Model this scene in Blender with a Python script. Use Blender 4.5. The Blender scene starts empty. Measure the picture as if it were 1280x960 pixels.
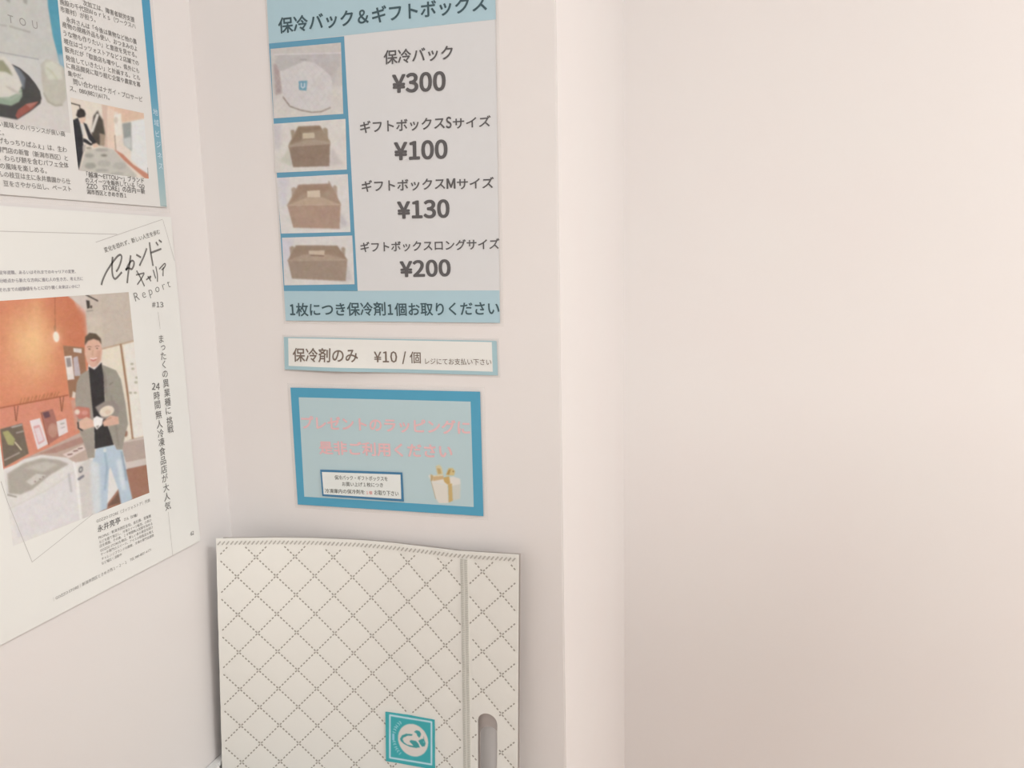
import bpy, bmesh, math, random
import numpy as np
from mathutils import Vector, Matrix

random.seed(7)
SC = bpy.context.scene
COL = SC.collection
V3 = np.array

# ------------------------------------------------------------------ camera
FPX, YAW, PITCH, ROLL = 984.08, -0.290832, -0.153214, -0.022909   # focal length in pixels of the 1280 wide frame
HC = 1.42                                                          # camera height above the floor
CAM = V3([0.48946, -0.6441, HC])
def cam_axes():
    cy, sy, cp, sp = math.cos(YAW), math.sin(YAW), math.cos(PITCH), math.sin(PITCH)
    f = V3([sy*cp, cy*cp, sp]); r = V3([cy, -sy, 0.0]); u = np.cross(r, f)
    cr, sr = math.cos(ROLL), math.sin(ROLL)
    return cr*r + sr*u, -sr*r + cr*u, f
AR, AU, AF = cam_axes()
cd = bpy.data.cameras.new('camera'); cd.sensor_width = 36.0; cd.lens = FPX/1280.0*36.0
cd.clip_start = 0.01; cd.clip_end = 50
camera = bpy.data.objects.new('camera', cd); COL.objects.link(camera)
camera.matrix_world = Matrix(((AR[0], AU[0], -AF[0], CAM[0]), (AR[1], AU[1], -AF[1], CAM[1]), (AR[2], AU[2], -AF[2], CAM[2]), (0, 0, 0, 1)))
SC.camera = camera

# ------------------------------------------------------------------ world, light, exposure
world = bpy.data.worlds.new('world'); SC.world = world; world.use_nodes = True
world.node_tree.nodes['Background'].inputs[0].default_value = (1.0, 0.93, 0.86, 1)
world.node_tree.nodes['Background'].inputs[1].default_value = 0.05
CEIL = 2.45
SHADE_RACKS = ((0.86, 1.12, -1.28, -0.95, 1.79), (0.38, 0.60, -1.28, -0.95, 1.60))  # extents of the unseen racks added to block light from the lower walls
LIGHT_RGB = (1.0, 1.0, 0.945)
def area(name, loc, target, sx, sy, watt):
    l = bpy.data.lights.new(name, 'AREA'); l.shape = 'RECTANGLE'; l.size = sx; l.size_y = sy; l.energy = watt; l.color = LIGHT_RGB
    o = bpy.data.objects.new(name, l); COL.objects.link(o); o.location = loc
    o.rotation_euler = (Vector(target)-Vector(loc)).to_track_quat('-Z', 'Y').to_euler()
    return o
LAMPS = ((1.80, -0.50, 15.6), (1.38, -2.15, 39.0))          # x, y, watts of the two ceiling panels
for lx, ly, lw in LAMPS: area('ceiling_panel_light', (lx, ly, CEIL-0.05), (lx, ly, 0), 0.6, 0.6, lw)
SC.view_settings.view_transform = 'Standard'; SC.view_settings.look = 'None'
SC.view_settings.gamma = 1.0; SC.view_settings.use_curve_mapping = False
SC.view_settings.exposure = 0.0

# ------------------------------------------------------------------ geometry of the walls: pixel <-> wall plane
PW = 0.3400                                    # width of the pillar front (wall the signs hang on)
def project(P):
    d = np.asarray(P, float) - CAM
    z = d @ AF
    return np.stack([640 + FPX*(d @ AR)/z, 480 - FPX*(d @ AU)/z], -1)
def ray(px):
    px = np.asarray(px, float)
    return AF + ((px[..., 0]-640)/FPX)[..., None]*AR - ((px[..., 1]-480)/FPX)[..., None]*AU
def unproj(pl, px, off=0.0):
    """picture point -> (u, v) on the pillar front 'm' (u = x) or the left wall 'l' (u = y); v = z"""
    d = ray(px)
    if pl == 'm':
        k = (-off-CAM[1])/d[..., 1]; P = CAM + k[..., None]*d; return P[..., [0, 2]]
    k = (off-CAM[0])/d[..., 0]; P = CAM + k[..., None]*d; return P[..., [1, 2]]
def place(pl, uv, off):
    uv = np.asarray(uv, float); off = np.broadcast_to(off, uv.shape[:-1])
    if pl == 'm': return np.stack([uv[..., 0], -off, uv[..., 1]], -1)
    return np.stack([off, uv[..., 0], uv[..., 1]], -1)
# depth of the recess to the right of the pillar: its far corner stands at picture x = 780
lo, hi = 0.0, 2.0
for _ in range(50):
    md = (lo+hi)/2
    if project([PW, md, HC-0.1])[0] < 780: lo = md
    else: hi = md
RD = lo

# ------------------------------------------------------------------ materials
def s2l(c):
    c = np.asarray(c, float)/255.0
    return np.where(c <= 0.04045, c/12.92, ((c+0.055)/1.055)**2.4)
PAPER_SEEN = s2l((224, 216, 207)); PAPER_ALB = 0.82
def alb(c): return np.clip(s2l(c)/PAPER_SEEN*PAPER_ALB, 0.004, 0.93)
MATS = {}
def nodes(name):
    m = bpy.data.materials.new(name); m.use_nodes = True
    return m, m.node_tree.nodes, m.node_tree.links, m.node_tree.nodes['Principled BSDF']
def flat(name, seen, rough=0.6, spec=0.08, noise=0.0, scale=300.0):
    if name in MATS: return MATS[name]
    m, N, L, B = nodes(name)
    a = alb(seen); B.inputs['Roughness'].default_value = rough; B.inputs['Specular IOR Level'].default_value = spec
    if noise > 0:
        tc = N.new('ShaderNodeTexCoord'); t = N.new('ShaderNodeTexNoise'); t.inputs['Scale'].default_value = scale
        t.inputs['Detail'].default_value = 3
        r = N.new('ShaderNodeMixRGB'); r.inputs[1].default_value = (*(a*(1-noise)), 1); r.inputs[2].default_value = (*np.clip(a*(1+noise), 0, .95), 1)
        L.new(tc.outputs['Object'], t.inputs['Vector']); L.new(t.outputs['Fac'], r.inputs[0]); L.new(r.outputs[0], B.inputs['Base Color'])
    else:
        B.inputs['Base Color'].default_value = (*a, 1)
    MATS[name] = m
    return m
def wallpaper():
    m, N, L, B = nodes('wallpaper')
    B.inputs['Roughness'].default_value = 0.75; B.inputs['Specular IOR Level'].default_value = 0.25
    a = alb((224, 213, 205))
    tc = N.new('ShaderNodeTexCoord')
    t = N.new('ShaderNodeTexNoise'); t.inputs['Scale'].default_value = 9; t.inputs['Detail'].default_value = 4
    mx = N.new('ShaderNodeMixRGB'); mx.inputs[1].default_value = (*(a*V3([1.0, .985, .985])), 1); mx.inputs[2].default_value = (*(a*V3([1.0, 1.015, 1.01])), 1)
    L.new(tc.outputs['Object'], t.inputs['Vector']); L.new(t.outputs['Fac'], mx.inputs[0]); L.new(mx.outputs[0], B.inputs['Base Color'])
    n = N.new('ShaderNodeTexNoise'); n.inputs['Scale'].default_value = 420; n.inputs['Detail'].default_value = 2
    b = N.new('ShaderNodeBump'); b.inputs['Strength'].default_value = 0.05; b.inputs['Distance'].default_value = 0.0006
    L.new(tc.outputs['Object'], n.inputs['Vector']); L.new(n.outputs['Fac'], b.inputs['Height']); L.new(b.outputs[0], B.inputs['Normal'])
    return m
M_WALL = wallpaper()
def printmat():
    m, N, L, B = nodes('printed_picture')
    a = N.new('ShaderNodeAttribute'); a.attribute_name = 'ink'
    L.new(a.outputs['Color'], B.inputs['Base Color']); B.inputs['Roughness'].default_value = 0.55; B.inputs['Specular IOR Level'].default_value = 0.08
    return m
M_PRINT = printmat()
def filmmat():
    m, N, L, B = nodes('laminate_film')
    N.remove(B); out = N['Material Output']
    tr = N.new('ShaderNodeBsdfTransparent'); df = N.new('ShaderNodeBsdfDiffuse'); df.inputs[0].default_value = (.92, .91, .89, 1)
    mx = N.new('ShaderNodeMixShader'); mx.inputs[0].default_value = 0.12
    L.new(tr.outputs[0], mx.inputs[1]); L.new(df.outputs[0], mx.inputs[2]); L.new(mx.outputs[0], out.inputs[0])
    return m
M_FILM = filmmat()
M_PAPER = flat('paper_white', (227, 220, 210), 0.55, 0.15)

# ------------------------------------------------------------------ object helpers
def link(name, verts, faces, mat, parent=None, smooth=False):
    me = bpy.data.meshes.new(name)
    me.from_pydata([tuple(map(float, v)) for v in verts], [], faces); me.update()
    if smooth: me.polygons.foreach_set('use_smooth', [True]*len(me.polygons))
    if mat: me.materials.append(mat)
    o = bpy.data.objects.new(name, me); COL.objects.link(o)
    if parent is not None:
        o.parent = parent; o.matrix_parent_inverse = Matrix.Translation(-Vector(parent.location))
    return o
def thing(name, label, cat, loc=(0, 0, 0), group=None):
    o = bpy.data.objects.new(name, None); COL.objects.link(o); o.location = loc; o.empty_display_size = 0.05
    o['label'] = label; o['category'] = cat
    if group: o['group'] = group
    return o
def box(name, x0, x1, y0, y1, z0, z1, mat, parent=None, bevel=0.0):
    bm = bmesh.new(); bmesh.ops.create_cube(bm, size=1.0)
    for v in bm.verts: v.co = Vector((x0+(v.co.x+.5)*(x1-x0), y0+(v.co.y+.5)*(y1-y0), z0+(v.co.z+.5)*(z1-z0)))
    if bevel > 0: bmesh.ops.bevel(bm, geom=bm.edges[:], offset=bevel, segments=2, affect='EDGES')
    me = bpy.data.meshes.new(name); bm.to_mesh(me); bm.free(); me.materials.append(mat)
    o = bpy.data.objects.new(name, me); COL.objects.link(o)
    if parent is not None:
        o.parent = parent; o.matrix_parent_inverse = Matrix.Translation(-Vector(parent.location))
    return o
def structure(o, label=None, cat=None):
    o['kind'] = 'structure'
    if label: o['label'] = label
    if cat: o['category'] = cat
    return o

# ------------------------------------------------------------------ the room
RX, RY, TH = 2.7, -2.9, 0.08
structure(box('wall_left', -TH, 0, RY, RD+TH, 0, CEIL, M_WALL), 'pale pink papered side wall carrying the two magazine pages', 'wall')
structure(box('wall_pillar', -.02, PW, 0, RD+.02, 0, CEIL, M_WALL, bevel=0.0012), 'pale pink papered pillar front carrying the blue signs', 'wall')
structure(box('wall_back', 0, RX+TH, RD, RD+TH, 0, CEIL, M_WALL), 'blank pale pink wall in the recess right of the pillar', 'wall')
structure(box('wall_right', RX, RX+TH, RY, RD, 0, CEIL, M_WALL), 'plain pink wall at the far right side of the room', 'wall')
structure(box('wall_front', -TH, RX+TH, RY-TH, RY, 0, CEIL, M_WALL), 'plain pink wall behind the viewer', 'wall')
M_FLOOR = flat('floor_vinyl', (176, 142, 114), 0.5, 0.3, 0.06, 12)
M_CEIL = flat('ceiling_white', (226, 219, 210), 0.8, 0.2)
structure(box('floor', -TH, RX+TH, RY-TH, RD+TH, -TH, 0, M_FLOOR), 'light brown vinyl floor of the room', 'floor')
structure(box('ceiling', -TH, RX+TH, RY-TH, RD+TH, CEIL, CEIL+TH, M_CEIL), 'plain white ceiling over the room', 'ceiling')

# ------------------------------------------------------------------ flat print helpers
LAY = 0.00007
def uvgrid(c4, n, m):
    """bilinear grid through four (u,v) corners TL, TR, BR, BL"""
    a, b, c, d = [np.asarray(q, float) for q in c4]
    S, T = np.meshgrid(np.linspace(0, 1, n+1), np.linspace(0, 1, m+1))
    S = S[..., None]; T = T[..., None]
    return a*(1-S)*(1-T) + b*S*(1-T) + c*S*T + d*(1-S)*T
def gridfaces(n, m):
    return [(j*(n+1)+i, (j+1)*(n+1)+i, (j+1)*(n+1)+i+1, j*(n+1)+i+1) for j in range(m) for i in range(n)]
class Sheet:
    """a sheet hanging on a wall; picture coordinates are turned into places on that wall"""
    def __init__(self, root, pl, base, bulge=None):
        self.root, self.pl, self.base, self.bulge = root, pl, base, bulge
    def pos(self, uv, layer):
        uv = np.asarray(uv, float); off = np.zeros(uv.shape[:-1]) + self.base + np.asarray(layer)*LAY
        if self.bulge: off = off + self.bulge(uv)
        return place(self.pl, uv, off)
    def at(self, pts): return unproj(self.pl, np.asarray(pts, float), self.base)
    def quad(self, name, px4, mat, layer, n=1, m=1, uv=None):
        c = self.at(px4) if uv is None else np.asarray(uv, float)
        g = uvgrid(c, n, m)
        return link(name, self.pos(g, layer).reshape(-1, 3), gridfaces(n, m), mat, self.root)
    def slab(self, name, uv, mat, thick=0.00025, n=1, m=1):
        """paper with real thickness"""
        g = uvgrid(uv, n, m); k = (n+1)*(m+1)
        F = self.pos(g, 0).reshape(-1, 3); Bk = self.pos(g, 0).reshape(-1, 3)
        nrm = V3([0, 1.0, 0]) if self.pl == 'm' else V3([-1.0, 0, 0]); Bk = Bk + nrm*thick
        f = gridfaces(n, m); fs = f + [tuple(i+k for i in reversed(q)) for q in f]
        rim = [i for i in range(n+1)] + [j*(n+1)+n for j in range(1, m+1)] + [m*(n+1)+i for i in range(n-1, -1, -1)] + [j*(n+1) for j in range(m-1, 0, -1)]
        for a, b in zip(rim, rim[1:]+rim[:1]): fs.append((a, b, b+k, a+k))
        return link(name, np.concatenate([F, Bk]), fs, mat, self.root)
    def poly(self, name, px, mat, layer):
        P = self.pos(self.at(px), layer)
        return link(name, P, [tuple(reversed(range(len(P))))], mat, self.root)
    def ribbon(self, name, strokes, width, mat, layer):
        """pen strokes: polylines in picture points, width in metres"""
        vs, fs = [], []
        for st in strokes:
            P = self.at(st)
            if len(P) > 2:   # round the corners a little
                Q = [P[0]]
                for a, b, c in zip(P[:-2], P[1:-1], P[2:]):
                    for t in (.25, .5, .75): Q.append((a*.5+b*.5)*(1-t)**2 + 2*t*(1-t)*b + (b*.5+c*.5)*t*t)
                Q.append(P[-1]); P = V3(Q)
            d = np.gradient(P, axis=0); d = d/np.maximum(np.linalg.norm(d, axis=1, keepdims=True), 1e-9)
            nn = np.stack([-d[:, 1], d[:, 0]], -1)*width/2
            P[0] -= d[0]*width*.4; P[-1] += d[-1]*width*.4
            b0 = len(vs); pts = np.concatenate([P+nn, P-nn]); vs += list(self.pos(pts, layer)); k = len(P)
            fs += [(b0+i, b0+k+i, b0+k+i+1, b0+i+1) for i in range(k-1)]
        return link(name, vs, fs, mat, self.root)
    def text(self, body, p0, p1, mat, layer=4, bold=0.0, top=None, base=False, name='lettering', res=2):
        """one line of lettering; p0, p1 = lower left and lower right corner of the ink, top = picture y of its upper left corner"""
        JOBS.append((body, bold, lambda V, F: self.set_text(V, F, p0, p1, mat, layer, top, base, name)))
    def set_text(self, V, F, p0, p1, mat, layer, top, base, name):
        x0, x1 = V[:, 0].min(), V[:, 0].max(); y0 = 0.0 if base else V[:, 1].min(); y1 = V[:, 1].max()
        A, Bq = self.at([p0, p1]); e = Bq-A; Ln = np.linalg.norm(e); e = e/Ln; n = V3([-e[1], e[0]])
        sx = Ln/(x1-x0); sy = sx
        if top is not None:
            T = self.at([(p0[0], top)])[0]; sy = abs((T-A) @ n)/(y1-y0)
        uv = A + ((V[:, 0]-x0)*sx)[:, None]*e + ((V[:, 1]-y0)*sy)[:, None]*n
        return link(name, self.pos(uv, layer+V[:, 2]), F, mat, self.root)
    def char(self, ch, centre, size, mat, layer=4, bold=0.0, squeeze=1.0, tilt=0.0, name='lettering'):
        JOBS.append((ch, bold, lambda V, F: self.set_char(V, F, centre, size, mat, layer, squeeze, tilt, name)))
    def set_char(self, V, F, centre, size, mat, layer, squeeze, tilt, name):
        c = (V[:, :2].max(0)+V[:, :2].min(0))/2; C = self.at([centre])[0]
        q = (V[:, :2]-c)*size*V3([squeeze, 1]); ct, st = math.cos(tilt), math.sin(tilt)
        q = np.stack([q[:, 0]*ct-q[:, 1]*st, q[:, 0]*st+q[:, 1]*ct], -1)
        return link(name, self.pos(C+q, layer+V[:, 2]), F, mat, self.root)
    def picture(self, name, px4, canvas, layer, cell=0.8, uv=None, parent=None):
        """a printed picture: fine grid on the sheet, ink colour stored per vertex"""
        c = self.at(px4) if uv is None else np.asarray(uv, float)
        q = project(self.pos(c, layer))
        n = int(max(np.linalg.norm(q[1]-q[0]), np.linalg.norm(q[2]-q[3]))/cell)+2; m = int(max(np.linalg.norm(q[3]-q[0]), np.linalg.norm(q[2]-q[1]))/cell)+2
        g = uvgrid(c, n, m); P = self.pos(g, layer).reshape(-1, 3)
        o = link(name, P, gridfaces(n, m), M_PRINT, parent or self.root)
        ink(o, canvas.sample(project(P)))
        return o
def ink(o, rgb):
    at = o.data.color_attributes.new('ink', 'FLOAT_COLOR', 'POINT')
    a = np.ones((len(rgb), 4), np.float32); a[:, :3] = alb(rgb)
    at.data.foreach_set('color', a.ravel())
GL = {}
try:
    FONT = bpy.data.fonts.load(bpy.utils.system_resource('DATAFILES', path='fonts') + '/Noto Sans CJK Regular.woff2')   # the typeface Blender itself ships
except Exception:
    FONT = None
JOBS = []
def set_type():
    """shape every line of lettering once and hand it to its sheet"""
    for t, bold, fn in JOBS:
        if (t, bold) not in GL:
            cu = bpy.data.curves.new('lettering', 'FONT'); cu.body = t; cu.size = 1.0; cu.offset = min(bold, 0.0); cu.resolution_u = 5 if bold > .0112 else 2
            if FONT and bold > 0:
                cu.font_bold = FONT
                for i, ch in enumerate(t): cu.body_format[i].use_bold = all(c in '¥012346#SM' for c in t)
            ob = bpy.data.objects.new('lettering', cu); COL.objects.link(ob)
            dg = bpy.context.evaluated_depsgraph_get(); me = bpy.data.meshes.new_from_object(ob.evaluated_get(dg))
            co = np.zeros(len(me.vertices)*3); me.vertices.foreach_get('co', co)
            F = [tuple(p.vertices) if p.normal.z >= 0 else tuple(reversed(p.vertices)) for p in me.polygons]
            V = co.reshape(-1, 3)
            if bold > 0:      # heavier weight: the outline swept round a small circle
                n = len(V); k = 8 if bold > .0125 or FONT and cu.body_format[0].use_bold else 4
                V = np.concatenate([V+V3([math.cos(a)*bold, math.sin(a)*bold, j*.16]) for j, a in enumerate((np.arange(k)+.5)*2*math.pi/k)]); F = [tuple(i+n*j for i in f) for j in range(k) for f in F]
            GL[(t, bold)] = (V, F)
            bpy.data.objects.remove(ob); bpy.data.curves.remove(cu); bpy.data.meshes.remove(me)
        fn(*GL[(t, bold)])

class Canvas:
    """tiny painter for printed pictures, in picture points"""
    SS = 3
    def __init__(self, x0, y0, x1, y1, col, off=(0, 0), sc=1.0):
        self.o = V3([x0, y0], ); self.w = int((x1-x0)*self.SS); self.h = int((y1-y0)*self.SS)
        self.a = np.tile(np.asarray(col, float), (self.h, self.w, 1)); self.off = V3(off, ); self.sc = sc
        self.X, self.Y = np.meshgrid((np.arange(self.w)+.5)/self.SS+x0, (np.arange(self.h)+.5)/self.SS+y0)
    def pt(self, pts): return np.asarray(pts, float)/self.sc + self.off
    def win(self, x0, y0, x1, y1, blur):
        p = 3*blur+1; i0, i1 = int((x0-p-self.o[0])*self.SS), int((x1+p-self.o[0])*self.SS)+1; j0, j1 = int((y0-p-self.o[1])*self.SS), int((y1+p-self.o[1])*self.SS)+1
        return slice(max(j0, 0), max(min(j1, self.h), 1)), slice(max(i0, 0), max(min(i1, self.w), 1))
    def blend(self, m, col, blur, w=(slice(None), slice(None))):
        if m.size == 0: return
        if blur > 0: m = soften(m, blur*self.SS)
        self.a[w] += m[..., None]*(np.asarray(col, float)-self.a[w])
    def poly(self, pts, col, blur=0.6, op=1.0):
        p = self.pt(pts); w = self.win(*p.min(0), *p.max(0), blur); X, Y = self.X[w], self.Y[w]; m = np.zeros(X.shape, bool)
        for (xa, ya), (xb, yb) in zip(p, np.roll(p, -1, 0)):
            if ya == yb: continue
            m ^= ((Y < ya) != (Y < yb)) & (X < (xb-xa)*(Y-ya)/(yb-ya)+xa)
        self.blend(m.astype(float)*op, col, blur, w); return self
    def ell(self, c, r, col, blur=0.6, rot=0.0, op=1.0):
        c = self.pt(c); r = np.asarray(r, float)/self.sc; k = max(r); w = self.win(c[0]-k, c[1]-k, c[0]+k, c[1]+k, blur); dx, dy = self.X[w]-c[0], self.Y[w]-c[1]
        ca, sa = math.cos(rot), math.sin(rot); a, b = dx*ca+dy*sa, -dx*sa+dy*ca
        self.blend(((a/r[0])**2+(b/r[1])**2 < 1).astype(float)*op, col, blur, w); return self
    def line(self, pts, w, col, blur=0.4, op=1.0):
        p = self.pt(pts); q = self.win(*(p.min(0)-w/self.sc), *(p.max(0)+w/self.sc), blur); X, Y = self.X[q], self.Y[q]; m = np.full(X.shape, 1e9)
        for a, b in zip(p[:-1], p[1:]):
            d = b-a; t = np.clip(((X-a[0])*d[0]+(Y-a[1])*d[1])/max(d @ d, 1e-9), 0, 1)
            m = np.minimum(m, np.hypot(X-a[0]-t*d[0], Y-a[1]-t*d[1]))
        self.blend((m < w/self.sc/2).astype(float)*op, col, blur, q); return self
    def glow(self, c, r, col, op=1.0):
        c = self.pt(c); r = np.asarray(r, float)/self.sc
        self.blend(np.exp(-(((self.X-c[0])/r[0])**2+((self.Y-c[1])/r[1])**2))*op, col, 0); return self
    def grain(self, amt, size, seed):
        """soften the print and give it the mottled tone of a real photograph"""
        rng = np.random.RandomState(seed)
        for k in range(3): self.a[..., k] = soften(self.a[..., k], .5*self.SS)
        for sz, am, cm in ((size, amt*.9, .4), (size*2.2, amt*1.0, .6), (size*5, amt*.9, .5)):
            n = soften(rng.rand(self.h, self.w)-.5, sz*self.SS); self.a += (n/max(n.std(), 1e-6)*am)[..., None]
            for k in range(3):
                n = soften(rng.rand(self.h, self.w)-.5, sz*self.SS); self.a[..., k] += n/max(n.std(), 1e-6)*cm
        return self
    def sample(self, px):
        x = np.clip((px[:, 0]-self.o[0])*self.SS-.5, 0, self.w-1.001); y = np.clip((px[:, 1]-self.o[1])*self.SS-.5, 0, self.h-1.001)
        i, j = x.astype(int), y.astype(int); fx, fy = (x-i)[:, None], (y-j)[:, None]; a = self.a
        return np.clip(a[j, i]*(1-fx)*(1-fy)+a[j, i+1]*fx*(1-fy)+a[j+1, i]*(1-fx)*fy+a[j+1, i+1]*fx*fy, 0, 255)
def soften(m, s):
    r = max(1, int(3*s)); k = np.exp(-(np.arange(-r, r+1)/s)**2/2); k /= k.sum()
    m = np.pad(m, r, mode='edge'); h, w = m.shape
    m = sum(k[i]*m[i:h-2*r+i] for i in range(2*r+1))
    return sum(k[i]*m[:, i:w-2*r+i] for i in range(2*r+1))

# ------------------------------------------------------------------ price sign on the pillar
def wall_root(name, label, cat, pl, uv):
    c = place(pl, np.mean(uv, 0), 0.0); c[2] = np.min(np.asarray(uv)[:, 1])
    return thing(name, label, cat, tuple(c))
def film(sh, uv, grow, layer=-2):
    """clear margin of the laminating film left standing around the paper"""
    c = np.asarray(uv, float); w = np.linalg.norm(c[1]-c[0]); h = np.linalg.norm(c[3]-c[0])
    e = (c[1]-c[0])/w; f = (c[3]-c[0])/h
    g = V3([c[0]-grow*e-grow*f, c[1]+grow*e-grow*f, c[2]+grow*e+grow*f, c[3]-grow*e+grow*f])
    P = place(sh.pl, np.concatenate([c, g]), 0.0003)
    return link('laminate_margin', P, [(i, (i+1) % 4, 4+(i+1) % 4, 4+i) for i in range(4)], M_FILM, sh.root)
def price_sign():
    off = 0.0012
    bl, br, ml, mr = unproj('m', V3([(357.2, 400.8), (625.0, 403.6), (336.2, 54.5), (619.9, 24.2)]), off)
    up = ((ml-bl)/np.linalg.norm(ml-bl)+(mr-br)/np.linalg.norm(mr-br))/2
    tl, tr = bl+up*0.297, br+up*0.297
    uv = [tl, tr, br, bl]
    root = wall_root('price_sign', 'tall laminated price sign with blue bands and four product photos on pillar', 'sign', 'm', uv)
    sh = Sheet(root, 'm', off)
    sh.slab('paper', uv, flat('sign_grey', (212, 206, 201), 0.5))
    light = flat('band_light_blue', (171, 192, 196), 0.5); mid = flat('column_blue', (103, 150, 171), 0.5)
    sh.quad('title_band', None, light, 1, uv=[tl, tr, mr, ml])
    sh.quad('photo_column', [(336.2, 54.5), (430.2, 45.3), (447.2, 363.8), (355, 363.8)], mid, 1)
    sh.quad('footer_band', [(355, 363.8), (624.4, 363), (625.0, 403.6), (357.2, 400.8)], light, 1)
    dark = flat('sign_ink', (98, 93, 91), 0.5); teal = flat('title_ink', (74, 91, 95), 0.5)
    T = sh.text
    K = .017; Y = .0115
    T('保冷バック＆ギフトボックス', (348.5, 42.5), (609, 14), teal, bold=.02, top=22)
    T('保冷バック', (480, 81), (566.3, 74.5), dark, bold=K, top=63)
    T('¥300', (490.5, 117), (557.3, 113.5), dark, bold=Y, top=92.5)
    T('ギフトボックス', (450.5, 167), (556.2, 161.2), dark, bold=K, top=151.5)
    T('S', (557.6, 160.9), (564.8, 160.4), dark, bold=Y*.8, top=146); T('サイズ', (566.4, 161.2), (613.7, 158), dark, bold=K, top=147.5)
    T('¥100', (493, 201), (559.7, 198.5), dark, bold=Y, top=177)
    T('ギフトボックス', (452.5, 240.3), (556.6, 236.8), dark, bold=K, top=225.6)
    T('M', (558.4, 236.2), (569.6, 235.8), dark, bold=Y*.8, top=223.2); T('サイズ', (571.3, 236.8), (617.5, 235), dark, bold=K, top=223)
    T('¥130', (497, 274), (562.3, 272.3), dark, bold=Y, top=251)
    T('ギフトボックスロングサイズ', (451, 315.5), (624.6, 311.5), dark, bold=K, top=302.5)
    T('¥200', (500.5, 347), (563.9, 345.5), dark, bold=Y, top=325.7)
    T('1', (363, 394), (369.4, 394), teal, bold=Y*.8, top=380.3); T('枚につき保冷剤', (370.8, 395.4), (482.6, 394.6), teal, bold=K, top=378.6)
    T('1', (485, 393.6), (491.6, 393.6), teal, bold=Y*.8, top=380.3); T('個お取りください', (493.8, 395), (624.6, 393.8), teal, bold=K, top=378.6)
    # four product photos
    c = Canvas(330, 45, 440, 160, (196, 187, 179), (330, 40), 8.345)
    c.poly([(90, 640), (840, 560), (850, 900), (90, 920)], (206, 197, 188), 1.5)
    c.poly([(100, 330), (165, 340), (185, 640), (120, 660)], (170, 152, 147), 1)
    c.poly([(110, 232), (800, 212), (790, 330), (720, 560), (690, 470), (160, 400)], (187, 179, 175), .8)
    c.line([(110, 235), (800, 218)], 14, (208, 198, 194), .4)
    c.poly([(160, 400), (200, 400), (330, 340), (420, 305), (520, 320), (620, 390), (700, 460), (715, 600), (690, 780), (500, 832), (290, 775), (200, 660)], (205, 197, 192), .7)
    c.line([(200, 680), (270, 775), (380, 815), (500, 838), (600, 830), (690, 790)], 12, (140, 126, 116), .5)
    for k in range(-6, 8):
        c.line([(430+k*70-260, 330), (430+k*70+140, 830)], 5, (194, 186, 182), .4, .55); c.line([(430+k*70+260, 330), (430+k*70-140, 830)], 5, (194, 186, 182), .4, .55)
    c.poly([(160, 400), (200, 400), (330, 340), (400, 310), (110, 300)], (184, 177, 173), .7); c.poly([(715, 480), (620, 380), (540, 320), (800, 300)], (186, 177, 172), .7)
    c.line([(380, 290), (440, 290)], 16, (168, 160, 156), .5)
    c.poly([(362, 512), (452, 506), (442, 612), (366, 604)], (112, 152, 168), .4); c.line([(390, 535), (388, 570), (405, 585), (422, 570), (424, 535)], 11, (215, 212, 210), .3)
    sh.picture('cooler_bag_photo', [(338.2, 61.2), (426.2, 53.2), (429.2, 142.3), (342.2, 148)], c.grain(1.2, .8, 1), 2, .9)
    c = Canvas(335, 140, 445, 225, (212, 203, 194), (335, 140), 11.29)
    c.poly([(60, 160), (180, 160), (180, 500), (90, 520)], (200, 191, 188), 2); c.poly([(900, 500), (1060, 740), (850, 760)], (196, 186, 180), 1.5); c.poly([(160, 700), (300, 520), (350, 760)], (195, 190, 175), 1.5)
    c.poly([(318, 262), (345, 250), (372, 258), (380, 330), (335, 380)], (160, 142, 124)); c.poly([(770, 235), (810, 220), (842, 240), (850, 380), (800, 340)], (160, 142, 124))
    c.poly([(288, 465), (425, 205), (730, 190), (880, 420), (872, 470), (290, 500)], (157, 138, 119)); c.poly([(430, 215), (725, 200), (760, 250), (480, 290), (470, 400), (310, 450)], (143, 122, 103), 1.0)
    c.poly([(290, 475), (540, 395), (660, 390), (875, 425), (875, 455), (292, 495)], (168, 150, 132), .6); c.poly([(490, 300), (655, 292), (660, 366), (490, 376)], (197, 181, 157), .4)
    c.poly([(290, 492), (876, 450), (866, 765), (355, 780)], (146, 125, 109)); c.line([(290, 490), (876, 448)], 8, (172, 154, 137), .4)
    sh.picture('gift_box_photo', [(342.4, 154.8), (432, 148.6), (433.7, 212), (344.2, 216)], c.grain(1.2, .8, 2), 2, .9)
    c = Canvas(340, 210, 450, 300, (212, 204, 197), (340, 210), 6.19)
    c.poly([(40, 70), (130, 70), (110, 280), (70, 300)], (203, 195, 196), 2); c.poly([(530, 330), (590, 440), (522, 470)], (192, 184, 182), 1.5)
    c.poly([(150, 158), (170, 148), (190, 158), (185, 200), (155, 225)], (172, 152, 136)); c.poly([(465, 150), (485, 130), (503, 145), (505, 235), (480, 215)], (172, 152, 136))
    c.poly([(118, 285), (205, 130), (436, 122), (438, 95), (532, 275), (530, 292), (118, 292)], (164, 140, 122)); c.poly([(205, 132), (436, 124), (445, 160), (390, 200), (250, 195), (150, 265)], (158, 132, 114), 1)
    c.poly([(118, 290), (270, 228), (380, 224), (530, 282), (530, 290)], (182, 158, 138), .7); c.poly([(273, 178), (372, 170), (373, 226), (273, 226)], (205, 186, 165), .4)
    c.poly([(118, 290), (531, 284), (523, 471), (165, 462)], (170, 143, 126)); c.line([(118, 289), (531, 283)], 5, (190, 166, 148), .4)
    sh.picture('gift_box_photo', [(345.6, 222.4), (434.8, 217.6), (438.3, 290), (351.6, 292)], c.grain(1.2, .8, 3), 2, .9)
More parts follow.
